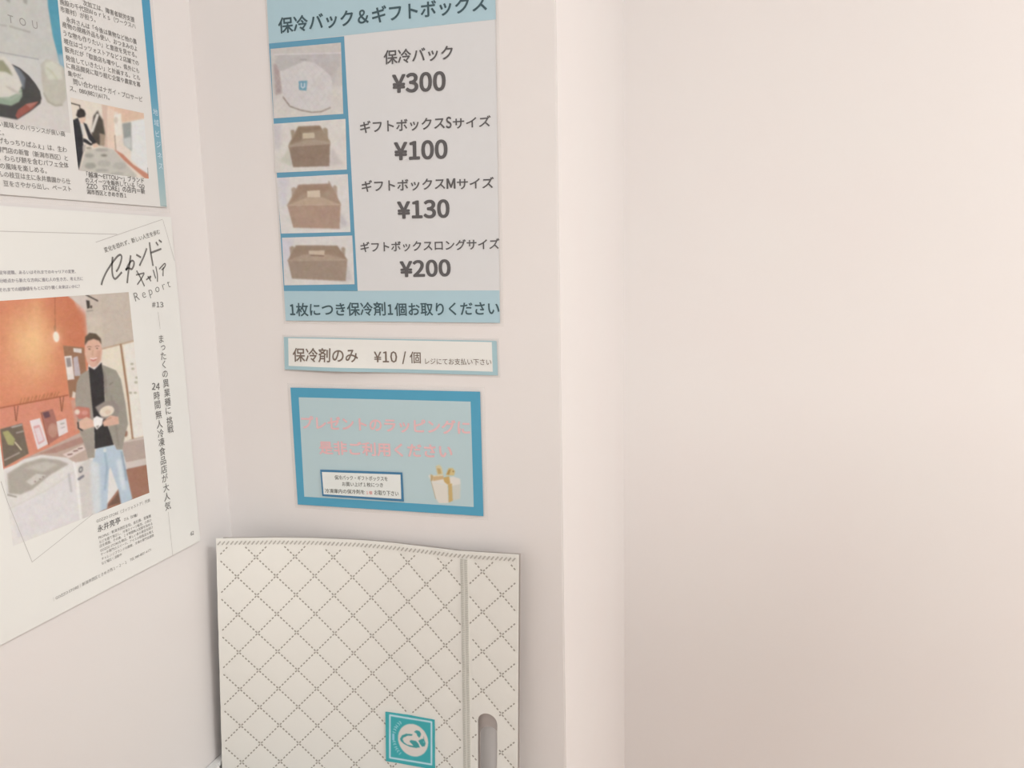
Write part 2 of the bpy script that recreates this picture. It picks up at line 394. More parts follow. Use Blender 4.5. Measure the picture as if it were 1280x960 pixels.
    c = Canvas(345, 285, 450, 365, (211, 203, 196), (340, 210), 6.19)
    c.poly([(75, 545), (170, 545), (120, 740), (90, 800)], (205, 197, 200), 2); c.poly([(580, 740), (625, 860), (570, 875)], (195, 185, 182), 1.5)
    c.poly([(135, 615), (155, 603), (175, 612), (175, 660), (145, 690)], (165, 147, 130)); c.poly([(535, 620), (552, 610), (568, 622), (562, 690), (540, 670)], (165, 147, 130))
    c.poly([(122, 712), (185, 598), (505, 600), (583, 708), (582, 722), (122, 722)], (154, 132, 114)); c.poly([(122, 715), (240, 668), (460, 672), (583, 712)], (170, 149, 131), .7)
    c.poly([(285, 640), (408, 638), (404, 673), (285, 669)], (197, 177, 157), .4); c.line([(300, 676), (400, 680)], 7, (130, 108, 92), .4)
    c.poly([(122, 717), (583, 713), (571, 876), (155, 856)], (158, 138, 122)); c.line([(122, 716), (583, 712)], 5, (180, 160, 142), .4)
    sh.picture('gift_box_photo', [(352.6, 297.2), (440.4, 294.4), (443.3, 355.3), (355.6, 356.6)], c.grain(1.2, .8, 4), 2, .9)
    film(sh, uv, 0.003)
price_sign()

# ------------------------------------------------------------------ strip sign
def strip_sign():
    off = 0.0014
    uv = unproj('m', V3([(354.7, 421.3), (620.6, 426.2), (622.3, 469.3), (356.6, 461.6)]), off)
    root = wall_root('strip_sign', 'narrow laminated strip sign with brown lettering and pale blue border', 'sign', 'm', uv)
    c0, c1 = uv[3][0], uv[2][0]; zt = uv[0][1]; hh = uv[0][1]-uv[3][1]
    def bulge(q):        # the lower edge has come away from the wall a little
        t = np.clip((zt-q[..., 1])/hh, 0, 1.1); s = np.clip((q[..., 0]-c0)/(c1-c0), 0, 1)
        return 0.0045*t**1.5*np.exp(-((s-.26)/.2)**2)
    sh = Sheet(root, 'm', off, bulge)
    sh.slab('paper', uv, flat('strip_border', (163, 186, 188), 0.5), n=24, m=5)
    sh.quad('white_field', [(360.2, 422.6), (614.8, 427.6), (616, 464.6), (361.4, 457.2)], flat('strip_white', (226, 219, 209), 0.5), 1, 24, 5)
    br = flat('strip_ink', (122, 106, 94), 0.5)
    sh.text('保冷剤のみ', (367, 452), (449, 453), br, bold=.014, top=434.6)
    sh.text('¥10', (468.4, 452.8), (497, 453.2), br, bold=.004, top=438.8)
    sh.text('/', (503, 455), (508, 455.2), br, bold=.006, top=439)
    sh.text('個', (512.6, 454), (526.3, 454.4), br, bold=.006, top=439.4)
    sh.text('レジにてお支払い下さい', (531.8, 455.4), (614.4, 456.6), br, bold=.004, top=447.6)
    film(sh, uv, 0.002)
strip_sign()

# ------------------------------------------------------------------ teal wrapping sign and the note card stuck on it
def teal_sign():
    off = 0.0014
    px = V3([(363, 484.5), (600, 489.7), (604.2, 645.2), (372.2, 630.6)]); uv = unproj('m', px, off)
    root = wall_root('wrapping_sign', 'landscape sign with teal border, pink lettering and gift box picture', 'sign', 'm', uv)
    sh = Sheet(root, 'm', off)
    sh.slab('paper', uv, flat('teal_border', (88, 154, 178), 0.5))
    sh.quad('pale_field', [(373.4, 496.6), (588.3, 502), (592.2, 633.7), (380.4, 620.8)], flat('pale_teal', (181, 196, 195), 0.5), 1)
    pink = flat('pink_ink', (224, 180, 177), 0.5)
    sh.text('プレゼントのラッピングに', (377.5, 536.3), (588.0, 543.5), pink, bold=.028, top=519.5)
    sh.text('是非ご利用ください', (399.5, 567.8), (566, 573.3), pink, bold=.03, top=550.8)
    c = Canvas(525, 570, 595, 640, (181, 196, 195), (525, 570), 13.714)
    c.poly([(190, 440), (230, 455), (470, 500), (490, 808), (330, 818), (265, 720)], (216, 206, 192), .5)
    c.poly([(545, 480), (695, 470), (690, 735), (560, 765)], (201, 196, 183), .7)
    c.poly([(140, 335), (180, 320), (400, 390), (560, 350), (690, 390), (695, 480), (560, 510), (470, 505), (210, 455)], (217, 208, 196), .6)
    c.line([(195, 450), (225, 560), (270, 735)], 10, (176, 160, 128), .4)
    c.poly([(480, 480), (548, 470), (562, 768), (492, 800)], (196, 166, 112), .5)
    c.poly([(268, 175), (330, 150), (372, 195), (400, 310), (300, 330), (285, 260)], (206, 191, 152), .6); c.poly([(290, 210), (350, 215), (370, 300), (310, 310)], (187, 160, 110), .6)
    c.poly([(490, 205), (560, 205), (600, 260), (585, 335), (440, 335)], (202, 180, 128), .6); c.poly([(490, 240), (530, 225), (500, 320), (455, 315)], (170, 138, 84), .6); c.ell((570, 265), (14, 14), (150, 122, 80), .5)
    c.poly([(185, 310), (230, 340), (215, 420), (185, 440)], (178, 155, 112), .6)
    c.poly([(210, 345), (400, 330), (405, 395), (225, 430)], (198, 168, 128), .6); c.line([(230, 345), (390, 332)], 16, (220, 200, 165), .5)
    c.poly([(395, 370), (500, 345), (520, 470), (470, 490), (415, 440)], (194, 160, 102), .6)
    sh.picture('gift_picture', [(533, 577), (580.5, 578.5), (582.5, 631), (535.5, 628)], c, 2, .6)
    film(sh, uv, 0.004)
    off = 0.0026
    uv = unproj('m', V3([(400.2, 587.2), (502.6, 590.8), (504.5, 627), (402.8, 620.1)]), off)
    root = wall_root('note_card', 'small white note card with navy border stuck on the teal bordered sign', 'card', 'm', uv)
    sh = Sheet(root, 'm', off)
    sh.slab('card', uv, flat('card_navy', (74, 120, 150), 0.5), 0.0006)
    sh.quad('white_field', [(402.4, 589.9), (500.6, 593.3), (501.6, 623.8), (404.6, 617.7)], flat('card_white', (223, 220, 211), 0.5), 1)
    k = flat('card_ink', (92, 92, 86), 0.5); rd = flat('red_ink', (214, 128, 122), 0.5)
    sh.text('保冷バック・ギフトボックスを', (418.6, 599.6), (484.8, 601.4), k, 2, .01, 593.9)
    sh.text('お買い上げ１枚につき', (428, 607.6), (479, 609.2), k, 2, .01, 602.1)
    sh.text('冷凍庫内の保冷剤を', (406.6, 616.2), (456, 617.8), k, 2, .01, 610.6)
    sh.text('１個', (458.2, 617.8), (465.4, 618.1), rd, 2, .012)
    sh.text('お取り下さい', (468.2, 618.6), (498.4, 620.2), k, 2, .01, 612.6)
teal_sign()

# ------------------------------------------------------------------ news clipping, upper left wall
def clipping():
    off = 0.0012
    br, tr0, bl0 = unproj('l', V3([(208.8, 259.3), (187.3, 0), (0, 242.8)]), off)
    up = (tr0-br)/np.linalg.norm(tr0-br); lf = (bl0-br)/np.linalg.norm(bl0-br)
    uv = [br+up*.297+lf*.212, br+up*.297, br, br+lf*.212]
    news = flat('news_paper', (220, 212, 203), 0.55, 0.15)
    root = wall_root('news_clipping', 'laminated article sheet with blue stripe and dessert photo, upper on side wall', 'poster', 'l', uv)
    sh = Sheet(root, 'l', off)
    sh.slab('paper', uv, news)
    k = flat('news_ink', (134, 127, 121), 0.5); k2 = flat('news_ink_dark', (112, 106, 101), 0.5)
    R = [('次加工は、障害者就労支援', (103.9, 6.8), (168.2, 28.4)), ('施設の千代田Ｗｏｒｋｓ（ワークスハ', (74.7, 5.4), (169.5, 36.6)), ('市原村）が担う。', (75.4, 14.9), (119.4, 28.4)),
         ('永井さんは「今後は果物など他の農', (82.9, 27.8), (170.9, 55.8)), ('産物の規格外品も使い、おつまみのよ', (77.9, 33.9), (171.6, 64.7)), ('うな物も作りたい」と意欲を見せる。', (79.2, 44.7), (170.9, 72.5)),
         ('現在はゴッツォストアなど２店舗での', (79.8, 54.9), (173.6, 82.6)), ('販売だが「取扱店も増やし、県外にも', (81.1, 65), (174, 92.1)), ('発信していきたい」と計画する。とも', (82.2, 75.9), (175, 100.9)),
         ('に商品開発に取り組む企業や農家を募', (83.3, 85.3), (175.6, 109.4)), ('集中だ。', (84.9, 94.8), (103.9, 99.6)), ('問い合わせはナガイ・プロサービ', (91.7, 105.6), (178.1, 128)), ('ス、080(8821)6171。', (87.3, 115.1), (137, 126.6)),
         ('い風味とのバランスが良い商', (-2, 158), (81.4, 171.2)), ('と。', (-3, 168.5), (5, 169.4)), ('げもっちりぱふぇ」は、生わ', (-2, 179.2), (83.6, 191)), ('専門店の新雪（新潟市西区）と', (-4, 190), (84.8, 201.5)),
         ('。わらび餅を含むパフェ全体', (-2, 200.5), (85.7, 210.5)), ('の風味を楽しめる。', (0, 211), (58.4, 217.3)), ('んの枝豆は主に永井農園から仕', (-2, 220.8), (88.2, 230.5)), ('豆をさやから出し、ペースト', (4.4, 232.8), (89.1, 239.7))]
    for s, a, b in R: sh.text(s, a, b, k, 3, .007)
    for s, a, b in [('「越凍～ETTOU～」ブランド', (108.2, 221.8), (180, 229.2)), ('のスイーツを販売している「GO', (106.8, 228.5), (180.7, 236)), ('ZZO　STORE」の店内＝新', (108.2, 236), (181.4, 242.8)), ('潟市西区ときめき西１', (108.6, 242.6), (157.9, 247.4))]:
        sh.text(s, a, b, k2, 3, .012)
    # blue stripe down the right edge
    c = Canvas(170, -10, 215, 265, (88, 150, 176))
    for y in range(90, 266, 4): c.poly([(170, y), (215, y), (215, 266), (170, 266)], (90+(y-90)*.5, 150+(y-90)*.215, 176+(y-90)*.03), 2)
    c.poly([(196, 257.2), (212, 257.2), (212, 262), (196, 262)], (140, 155, 155), .4)
    q = sh.at([(176.9, 0), (187.2, 0), (208.4, 258.6), (200.4, 257.6)]); e = (q[0]-q[3])*.12
    sh.picture('blue_stripe', None, c, 1, 1.2, uv=[q[0]+e, q[1]+e, q[2], q[3]])
    wh = flat('stripe_ink', (205, 214, 216), 0.5)
    for i, ch in enumerate('地域ビジネス'):
        sh.char(ch, (194.0+i*1.35, 140+i*13.6), 0.0062, wh, 3, .0)
    # dessert picture, cut by the left edge of the view
    c = Canvas(-45, -25, 100, 175, (192, 188, 180), (0, 60), 10.667)
    c.off = V3([0., 0]); c.sc = 1.0
    c.poly([(-50, 64), (48, 74), (90, 80), (95, 175), (-50, 175)], (198, 193, 186), .8); c.poly([(-50, 150), (60, 120), (95, 130), (95, 180), (-50, 180)], (206, 197, 189), 6)
    c.line([(-50, 57), (0, 65.3), (48, 74)], 1.2, (158, 156, 156), .4)
    c.poly([(57.5, -25), (71.5, -25), (75.5, 32), (78.8, 65), (82, 95), (78.5, 92), (73, 72), (66, 45), (60, 8)], (92, 150, 166), .7)
    c.poly([(72, 68), (79, 68), (83, 100), (78, 96)], (150, 170, 180), 1.5)
    c.off = V3([0., 60]); c.sc = 10.667
    c.poly([(150, 215), (260, 270), (380, 370), (470, 480), (530, 580), (550, 680), (540, 740), (400, 850), (230, 955), (0, 915), (-450, 840), (-450, 300), (100, 300)], (78, 75, 72), .6)
    c.poly([(160, 225), (260, 275), (340, 400), (320, 560), (280, 500)], (118, 122, 126), 1.0); c.line([(165, 225), (260, 272), (380, 372), (470, 482), (530, 582), (548, 680)], 9, (58, 55, 53), .4)
    c.poly([(345, 750), (515, 712), (440, 805), (235, 945), (205, 900), (240, 825)], (152, 92, 82), .6); c.poly([(345, 750), (510, 715), (400, 800)], (172, 118, 106), .6)
    c.poly([(-300, 500), (290, 540), (298, 640), (250, 720), (150, 770), (0, 745), (-300, 700)], (146, 158, 138), .7); c.line([(0, 640), (150, 690), (280, 600)], 25, (162, 170, 154), 1.0)
    c.poly([(-300, 100), (60, 110), (170, 230), (250, 380), (295, 500), (240, 600), (120, 655), (-300, 660)], (206, 199, 187), .8)
    c.poly([(-200, 150), (40, 165), (120, 270), (175, 375), (80, 320), (-200, 290)], (146, 143, 118), 1.0); c.ell((170, 560), (110, 18), (188, 180, 168), .8, .5)
    c.poly([(540, 215), (620, 150), (700, 165), (840, 250), (875, 300), (880, 690), (825, 765), (740, 772), (640, 720), (585, 610), (560, 480)], (186, 179, 165), .9)
    c.poly([(600, 190), (700, 170), (820, 260), (835, 420), (640, 420), (600, 300)], (202, 198, 182), 1.2); c.line([(585, 600), (640, 715), (740, 768), (825, 760)], 20, (166, 158, 142), .8); c.line([(620, 260), (700, 330), (760, 420)], 22, (188, 184, 160), 1.0)
    c.off = V3([0., 0]); c.sc = 1.0
    for x, y in ((9.6, -1), (31, 1)): c.poly([(x-3, y-8), (x+3, y-6), (x+3, y+5), (x-2, y+2)], (162, 157, 149), .9)
    c.line([(-20, 27), (8, 32.5)], 2.2, (174, 169, 161), .6); c.line([(12.5, 33), (37, 40)], 2.4, (170, 165, 157), .6)
    q = sh.at([(72, 0), (88.3, 166.5), (0, 151.5)]); e1 = q[0]-q[1]; e2 = q[2]-q[1]
    sh.picture('dessert_photo', None, c.grain(.9, 1.0, 6), 1, .9, uv=[q[1]+e1*1.12+e2*1.35, q[1]+e1*1.12, q[1], q[1]+e2*1.35])
    g = flat('dessert_ink', (150, 145, 138), 0.5)
    for ch, x, y in (('T', 13, 24), ('O', 28, 27.4), ('U', 43.3, 31.2)): sh.char(ch, (x, y), 0.0075, g, 3, .0, tilt=-.0)
    # shop photo
    c = Canvas(82, 115, 192, 230, (222, 206, 190), (85, 120), 7.109)
    c.poly([(-20, -20), (300, 40), (330, 460), (-20, 500)], (220, 206, 190), 1)
    c.poly([(350, 80), (690, 150), (690, 205), (480, 235), (440, 140), (350, 130)], (216, 184, 160), 1.0); c.poly([(560, 225), (690, 200), (720, 720), (560, 560)], (220, 216, 210), .8)
    c.poly([(300, 70), (352, 82), (352, 470), (322, 450)], (208, 180, 162), .7); c.poly([(352, 100), (410, 120), (420, 470), (352, 460)], (222, 196, 176), .8)
    c.poly([(410, 170), (470, 150), (480, 350), (420, 350)], (226, 216, 202), .8); c.ell((425, 215), (18, 30), (205, 190, 175), .8)
    c.poly([(482, 245), (560, 232), (566, 490), (500, 430)], (152, 154, 148), .8); c.poly([(490, 380), (560, 360), (566, 480), (500, 440)], (196, 194, 186), 1.0)
    c.line([(415, 350), (425, 480)], 7, (150, 130, 115), .5)
    c.poly([(150, 480), (330, 455), (410, 480), (610, 705), (600, 730), (90, 680), (120, 620)], (194, 186, 174), .8)
    for x, y, rx, ry, v in ((190, 530, 40, 20, 165), (300, 480, 60, 14, 168), (320, 528, 30, 9, 120), (200, 620, 50, 28, 160), (320, 600, 60, 30, 176), (460, 620, 60, 34, 178), (300, 660, 60, 14, 168), (440, 690, 60, 14, 176), (185, 462, 26, 5, 90)): c.ell((x, y), (rx, ry), (v, v-6, v-16), 1.0)
    c.poly([(405, 470), (485, 515), (580, 610), (722, 700), (722, 742), (690, 738), (500, 575)], (192, 134, 112), .6); c.line([(713, 640), (717, 700)], 8, (80, 70, 66), .4)
    c.poly([(225, 180), (265, 128), (275, 160), (310, 215), (330, 340), (285, 440), (225, 420), (210, 340)], (84, 76, 68), .8); c.line([(262, 170), (215, 310)], 26, (214, 204, 192), .6); c.poly([(280, 330), (330, 345), (325, 450), (285, 440)], (160, 140, 122), .8)
    c.line([(20, 62), (104, 84), (106, 110)], 9, (70, 62, 56), .4)
    c.poly([(98, 185), (155, 178), (158, 215), (140, 245), (112, 240)], (214, 184, 164), .5); c.poly([(72, 172), (85, 125), (115, 108), (145, 125), (158, 160), (150, 185), (95, 196)], (66, 60, 57), .5)
    c.poly([(42, 215), (88, 192), (105, 235), (128, 320), (140, 480), (95, 660), (75, 560)], (60, 58, 60), .5); c.poly([(108, 245), (132, 255), (150, 360), (128, 340)], (205, 198, 190), .5)
    c.poly([(136, 235), (165, 250), (200, 330), (250, 405), (235, 430), (200, 440), (132, 405), (135, 375), (185, 390)], (60, 58, 60), .5); c.poly([(165, 365), (215, 415), (205, 420), (160, 380)], (215, 208, 200), .4)
    c.poly([(215, 428), (255, 418), (278, 445), (230, 462)], (216, 184, 164), .5); c.poly([(130, 440), (160, 430), (150, 490), (130, 498)], (176, 166, 156), .6)
    sh.picture('shop_photo', [(87.9, 121.8), (179.6, 141.5), (185.9, 223.4), (97.9, 213)], c.grain(1.0, .7, 8), 1, .6)
    film(sh, uv, 0.0045)
clipping()

# ------------------------------------------------------------------ magazine page, lower left wall
def magazine():
    off = 0.0024
    tr, br, bl0, tl0 = unproj('l', V3([(213.7, 271.5), (250.5, 675.8), (0, 807), (0, 256.8)]), off)
    lb = (bl0-br)/np.linalg.norm(bl0-br); lt = (tl0-tr)/np.linalg.norm(tl0-tr)
    uv = [tr+lt*.212, tr, br, br+lb*.212]
    root = wall_root('magazine_page', 'white magazine page with photo of man beside chest freezers, lower on side wall', 'poster', 'l', uv)
    sh = Sheet(root, 'l', off)
    sh.slab('paper', uv, M_PAPER)
    k = flat('mag_ink', (116, 110, 105), 0.5); lt_ = flat('mag_ink_light', (158, 149, 151), 0.5); th = flat('mag_line', (188, 180, 172), 0.5); pen = flat('mag_pen', (124, 118, 112), 0.5); fine = flat('mag_fine', (138, 131, 125), 0.5)
    z = lambda pts: [(100+x/10.667, 270+y/10.667) for x, y in pts]
    sh.text('変化を恐れず、新しい人生を歩む', (131, 316), (200.2, 292.2), pen, 3, .003)
    S1 = [z(s) for s in ([(285, 910), (300, 850), (350, 740), (430, 620), (500, 530), (540, 510), (558, 545), (540, 620), (510, 700), (485, 735)], [(432, 555), (425, 640), (425, 750), (440, 820), (465, 845), (500, 815), (550, 755)],
                         [(615, 718), (640, 650), (690, 585), (722, 610), (715, 665), (690, 715), (660, 700)], [(672, 535), (660, 640), (640, 760), (628, 885)], [(612, 712), (645, 690)], [(755, 520), (805, 548)], [(885, 440), (850, 540), (795, 655)], [(925, 360), (940, 480), (970, 655)], [(945, 490), (1075, 440)], [(1015, 355), (1035, 385)], [(1055, 325), (1080, 345)])]
    sh.ribbon('handwriting', S1, .00165, pen, 3)
    S2 = [z(s) for s in ([(750, 785), (850, 760)], [(755, 735), (800, 810), (855, 930)], [(850, 772), (815, 840), (765, 910)], [(885, 848), (950, 790), (932, 832)], [(905, 808), (940, 865)], [(975, 725), (1005, 825)], [(1010, 680), (1032, 790), (1030, 870)], [(1058, 705), (1130, 622), (1142, 650), (1118, 695), (1090, 715)], [(1108, 690), (1105, 795)])]
    sh.ribbon('handwriting', S2, .0012, pen, 3)
    sh.text('R e p o r t', (169.3, 377), (213.2, 358.6), pen, 3, -.012, base=True, top=365.5)
    sh.text('#13', (189.9, 384.4), (204.2, 384.2), pen, 3, .002, top=377.5)
    tl = sh.at([(206.1, 467.5), (207.2, 479.2)]); 
    for ch, x, y in zip('まったくの異業種に挑戦', (201.3, 203.7, 204, 204.7, 206.1, 207.2, 208.6, 209.5, 210.1, 211.7, 212.9), (423.7, 434.7, 444.9, 455.8, 467.5, 479.2, 490.8, 502.5, 513.4, 526, 536.2)): sh.char(ch, (x, y), .0079, k, 3, .006)
    sh.text('24', (189.6, 487.4), (199.4, 487.2), k, 3, .004, top=478.6)
    for ch, x, y in zip('時間無人冷凍食品店が大人気', (195.9, 196.7, 198.1, 199.2, 200.6, 201.7, 202.7, 203.8, 204.8, 205.8, 207.5, 208.5, 209.6), (494.5, 506, 518.3, 530.2, 541.7, 552.7, 564.2, 575.6, 586.5, 597.5, 609.4, 620.8, 632.3)): sh.char(ch, (x, y), .0079, k, 3, .006)
    sh.text('62', (238.3, 669.8), (242.2, 668), k, 3, .002, top=665)
    for s, a, b in (('定年退職、あるいはそれまでのキャリアの変更、', (-1, 343.5), (94.5, 341.6)), ('分岐点から新たな方向に進む人の生き方、考え方に', (-1, 353.8), (103.5, 350.6)), ('それまでの経験値をもとに切り開く未来はいかに？', (-1, 365), (99.7, 360.0))): sh.text(s, a, b, lt_, 3, .006)
    sh.text('GOZZO STORE（ゴッツォストア）代表', (120.6, 653.9), (187.7, 627.2), fine, 3, .0, base=False)
    sh.text('永井亮亭', (122.2, 666), (150.6, 653.9), k, 3, .012); sh.text('さん（57歳）', (154.8, 651.6), (171.7, 645.4), fine, 3, .006)
    for s, a, b in (('PROFILE／新潟市西区在住。会社員、営業職', (123, 674.4), (188.6, 646.5)), ('などを経て独立し、冷凍スイーツ販売、小売の', (124, 679.7), (189, 651.7)), ('店を開業。その後、２４時間無人営業を始める', (124.4, 685), (190.3, 656)), ('GOZZO STOREを開店。新しい食の発信を続け', (125.3, 690.3), (191, 660.6)), ('ケーキ専門のスイーツ、アイスの取扱品も増え', (126, 695.3), (191.5, 665.6)), ('チャレンジブランドの開発、冷凍の専門店展開', (127, 700.8), (192, 670.8)), ('など幅広く活動中', (127, 706.4), (152, 694.6))): sh.text(s, a, b, fine, 3, .0)
    sh.text('｜GOZZO STORE｜新潟市西区ときめき西１－２－１　TEL 080-8821-6171', (67, 751.6), (188.6, 688.9), fine, 3, .0)
    W = .00028
    sh.ribbon('printed_rule', [[(197.5, 390), (200.1, 411)]], W*1.3, th, 2); sh.ribbon('printed_rule', [[(210.2, 640), (215.7, 694)]], W*1.5, th, 2)
    sh.ribbon('printed_rule', [[(1, 602), (9.4, 627.5)], [(9.4, 627.5), (40, 702.5)], [(40, 702.5), (116, 642.5)]], W*1.6, th, 2)
    sh.ribbon('printed_rule', [[(-30, 288.2), (146, 292.8)]], W*1.6, th, 2); sh.ribbon('printed_rule', [[(119.7, 302.8), (202.9, 274.2)], [(203.6, 275.5), (218.2, 326)]], W*1.6, th, 2)
    # the big picture: shop with orange wall, freezers and a man
    c = Canvas(-25, 355, 195, 705, (222, 214, 206))
    c.poly([(-30, 360), (90, 368), (112, 440), (106, 500), (112, 540), (40, 570), (-30, 600)], (207, 133, 102), .5)
    c.poly([(60, 365), (84, 365), (110, 395), (113, 440), (80, 440), (66, 410)], (198, 122, 92), 4)
    c.glow((38, 432), (30, 42), (232, 186, 136), .95); c.glow((44, 410), (8, 50), (236, 190, 140), .35); c.glow((8, 470), (30, 30), (220, 150, 115), .5)
    c.poly([(-30, 513), (0, 509), (86, 493), (92, 530), (100, 545), (40, 572), (-30, 600)], (208, 138, 114), .6)
    c.line([(-30, 515), (0, 510), (85, 494)], 1.6, (168, 98, 72), .5)
    for i in range(15): c.line([(25+i*3.2, 506-i*.62), (27+i*3.2+(i % 3), 498-i*.6)], 1.1, (160, 104, 72), .5, .7)
    for x, y in ((18, 508), (75, 496)): c.line([(x, y), (x+2, y+18)], .9, (120, 74, 58), .4); c.line([(x+4.5, y-.5), (x+2.5, y+18)], .9, (130, 84, 66), .4)
    c.poly([(82, 368), (165, 362), (172, 430), (128, 436), (112, 442), (107, 386)], (196, 180, 165), .6); c.poly([(84, 368), (110, 366), (108, 388)], (206, 192, 180), .8); c.poly([(108, 395), (112, 440), (128, 436), (128, 395)], (203, 187, 170), 2)
    c.line([(107.5, 368.5), (122, 376)], 1.7, (84, 76, 70), .4); c.poly([(107.5, 375), (112, 376), (112.5, 385), (109, 386)], (76, 68, 62), .4); c.ell((114, 383.5), (1.3, 2), (90, 80, 72), .4); c.line([(109, 389), (116, 388)], 1.2, (150, 138, 126), .5)
    c.poly([(124, 437), (168, 426), (187, 548), (140, 566)], (224, 210, 190), .6); c.line([(124, 437), (167, 426)], 1.8, (186, 158, 132), .5)
    c.line([(151, 431), (160, 495), (166, 548)], 2.6, (158, 122, 96), .5); c.poly([(155, 432), (168, 427.5), (183, 543), (167, 547)], (226, 216, 204), .6)
    for x, y in ((165, 455), (166, 461), (170, 478), (163, 491), (169, 491), (171, 472)): c.ell((x, y), (2, 1.4), (178, 170, 150), .6)
    c.poly([(150, 552), (183, 545), (187, 583), (160, 588)], (180, 160, 148), .6); c.line([(152, 553), (184, 547)], 1.5, (205, 190, 178), .5); c.poly([(157, 578), (186, 572), (187, 580), (158, 586)], (206, 192, 181), .5)
    c.poly([(152, 588), (188, 580), (190, 616), (118, 646), (134, 630), (152, 606)], (160, 117, 97), .5); c.poly([(134, 633), (151, 612), (153, 628)], (120, 92, 78), .7)
    c.poly([(157, 520), (162, 550), (152, 553), (150, 535)], (222, 208, 190), .6); c.ell((157, 542), (2.5, 4), (150, 110, 92), .7)
    c.poly([(79, 432), (105, 434.5), (110, 490), (87, 497)], (152, 114, 90), .5); c.poly([(80.5, 445.5), (89.5, 444.5), (93, 474), (84.5, 475)], (224, 210, 200), .4); c.poly([(82.5, 447.5), (88, 447), (89.5, 458), (84, 459)], (150, 138, 132), .5)
    c.poly([(91.5, 447), (97, 445), (101, 470), (93, 470)], (186, 172, 172), .5); c.poly([(91.5, 435), (102, 436), (102, 441.5), (92, 440)], (214, 200, 190), .4)
    c.line([(68.5, 368), (69, 410)], .6, (160, 100, 76), .4); c.line([(68.5, 408), (69, 415)], 2.6, (176, 124, 92), .5); c.ell((70.2, 421), (3.7, 6.6), (250, 240, 226), .7, -.15); c.glow((70, 421), (7, 9), (240, 200, 165), .4)
    c.poly([(88, 500), (100, 498), (104, 530), (95, 540)], (200, 150, 130), 1.0); c.poly([(91, 489), (95, 491), (94, 498), (90, 497)], (220, 200, 185), .6)
    c.poly([(0, 536.5), (27.5, 529), (36, 567), (5.5, 584)], (118, 104, 90), .5); c.poly([(3, 540), (10, 538), (19, 549), (17, 557), (10, 556)], (166, 160, 112), .6); c.line([(19, 553), (26.5, 562)], 1.8, (205, 190, 160), .4); c.line([(15, 534), (27, 531)], 2.2, (170, 160, 150), .5); c.line([(6, 575), (24, 566)], 1.8, (165, 152, 140), .5); c.line([(21, 541), (29, 539)], 2.0, (160, 150, 138), .5)
    c.poly([(37, 526), (50, 522.5), (60, 555), (47, 562)], (224, 208, 204), .4); c.poly([(41.5, 533), (49.5, 531), (56, 551), (48, 556)], (210, 160, 156), .5); c.poly([(43, 536), (49, 534), (54.5, 550), (48.5, 553)], (220, 200, 198), .5)
    c.poly([(52, 515), (66, 511), (77, 545), (61.5, 555)], (166, 112, 98), .5); c.poly([(53, 516), (61, 514), (63, 521), (56, 523)], (110, 80, 84), .6); c.ell((66, 538), (6, 9), (184, 140, 122), .8); c.poly([(70.5, 527), (82.5, 523), (85, 540), (73.5, 546)], (220, 206, 200), .4); c.line([(76, 530), (80, 529)], 1.4, (170, 160, 156), .5); c.line([(77, 535), (81, 533.5)], 1.2, (176, 166, 160), .5)
    c.line([(61, 556), (51.5, 516)], .8, (110, 66, 54), .4)
    c.poly([(20, 578), (60, 560), (106, 538), (112, 575), (94, 578), (60, 572)], (188, 164, 150), .7); c.poly([(46, 568), (75, 556), (104, 545), (106, 553), (70, 566)], (172, 134, 120), .8)
    c.poly([(78, 568), (104, 556), (107, 562), (86, 573)], (216, 196, 186), .5)
    for x, y in ((85, 568.5), (92, 564), (98, 561)): c.line([(x, y), (x+5, y-1)], 1.4, (128, 96, 88), .5)
    c.poly([(6, 589), (30, 574), (52, 568.5), (84, 572), (93, 578), (98, 650), (60, 672), (30, 676), (8, 620)], (217, 209, 201), .6)
    c.poly([(9, 592), (30, 579), (52, 572.5), (74, 575), (86, 580), (62, 594), (40, 612), (26, 618), (11, 617)], (172, 162, 150), 1.0); c.poly([(30, 585), (55, 577), (72, 580), (55, 590)], (190, 182, 170), 1.2); c.poly([(32, 602), (46, 592), (58, 594), (40, 607)], (202, 192, 182), .8)
    for x, y in ((44, 602), (50, 599), (54, 596)): c.ell((x, y), (1.2, 1), (150, 130, 125), .5)
    c.line([(10, 618.5), (20, 621)], 2, (160, 150, 140), .6); c.line([(12, 636), (60, 612), (92, 590)], 1.2, (205, 197, 188), .8)
    c.poly([(14, 637), (60, 613), (92, 592), (99, 650), (60, 664), (22, 672)], (216, 208, 204), 1.0); c.line([(92, 578), (97, 600), (101, 648)], 2.6, (228, 221, 213), .5)
    c.poly([(97, 584), (110, 574), (122, 576), (124, 640), (103, 649)], (206, 197, 189), .6)
    c.ell((101, 587), (2.6, 4.2), (120, 116, 116), .5, .3); c.ell((101, 587), (1.2, 2.2), (196, 190, 184), .5, .3); c.line([(98.5, 599), (104, 595)], 3, (126, 122, 128), .6); c.line([(86, 593), (89, 614)], 3, (190, 184, 180), .7)
    # man
    c.poly([(116, 575), (121, 558), (142, 556), (153, 563), (158, 590), (165.5, 624), (152, 634), (148, 612), (138, 584), (136, 588), (134, 636), (120, 642), (117, 620)], (182, 192, 200), .6)
    c.poly([(113, 575), (124, 580), (126, 640), (117, 642), (114, 610)], (208, 208, 206), 1.6); c.poly([(145, 575), (151, 574), (158, 612), (152, 614)], (206, 210, 212), 1.5); c.line([(131, 566), (134, 585), (131, 612)], 2.2, (150, 168, 182), 1.0); c.line([(152, 565), (156, 585), (158, 600)], 2.0, (140, 150, 162), 1.0); c.ell((131, 563), (2, 2.4), (214, 212, 208), .6)
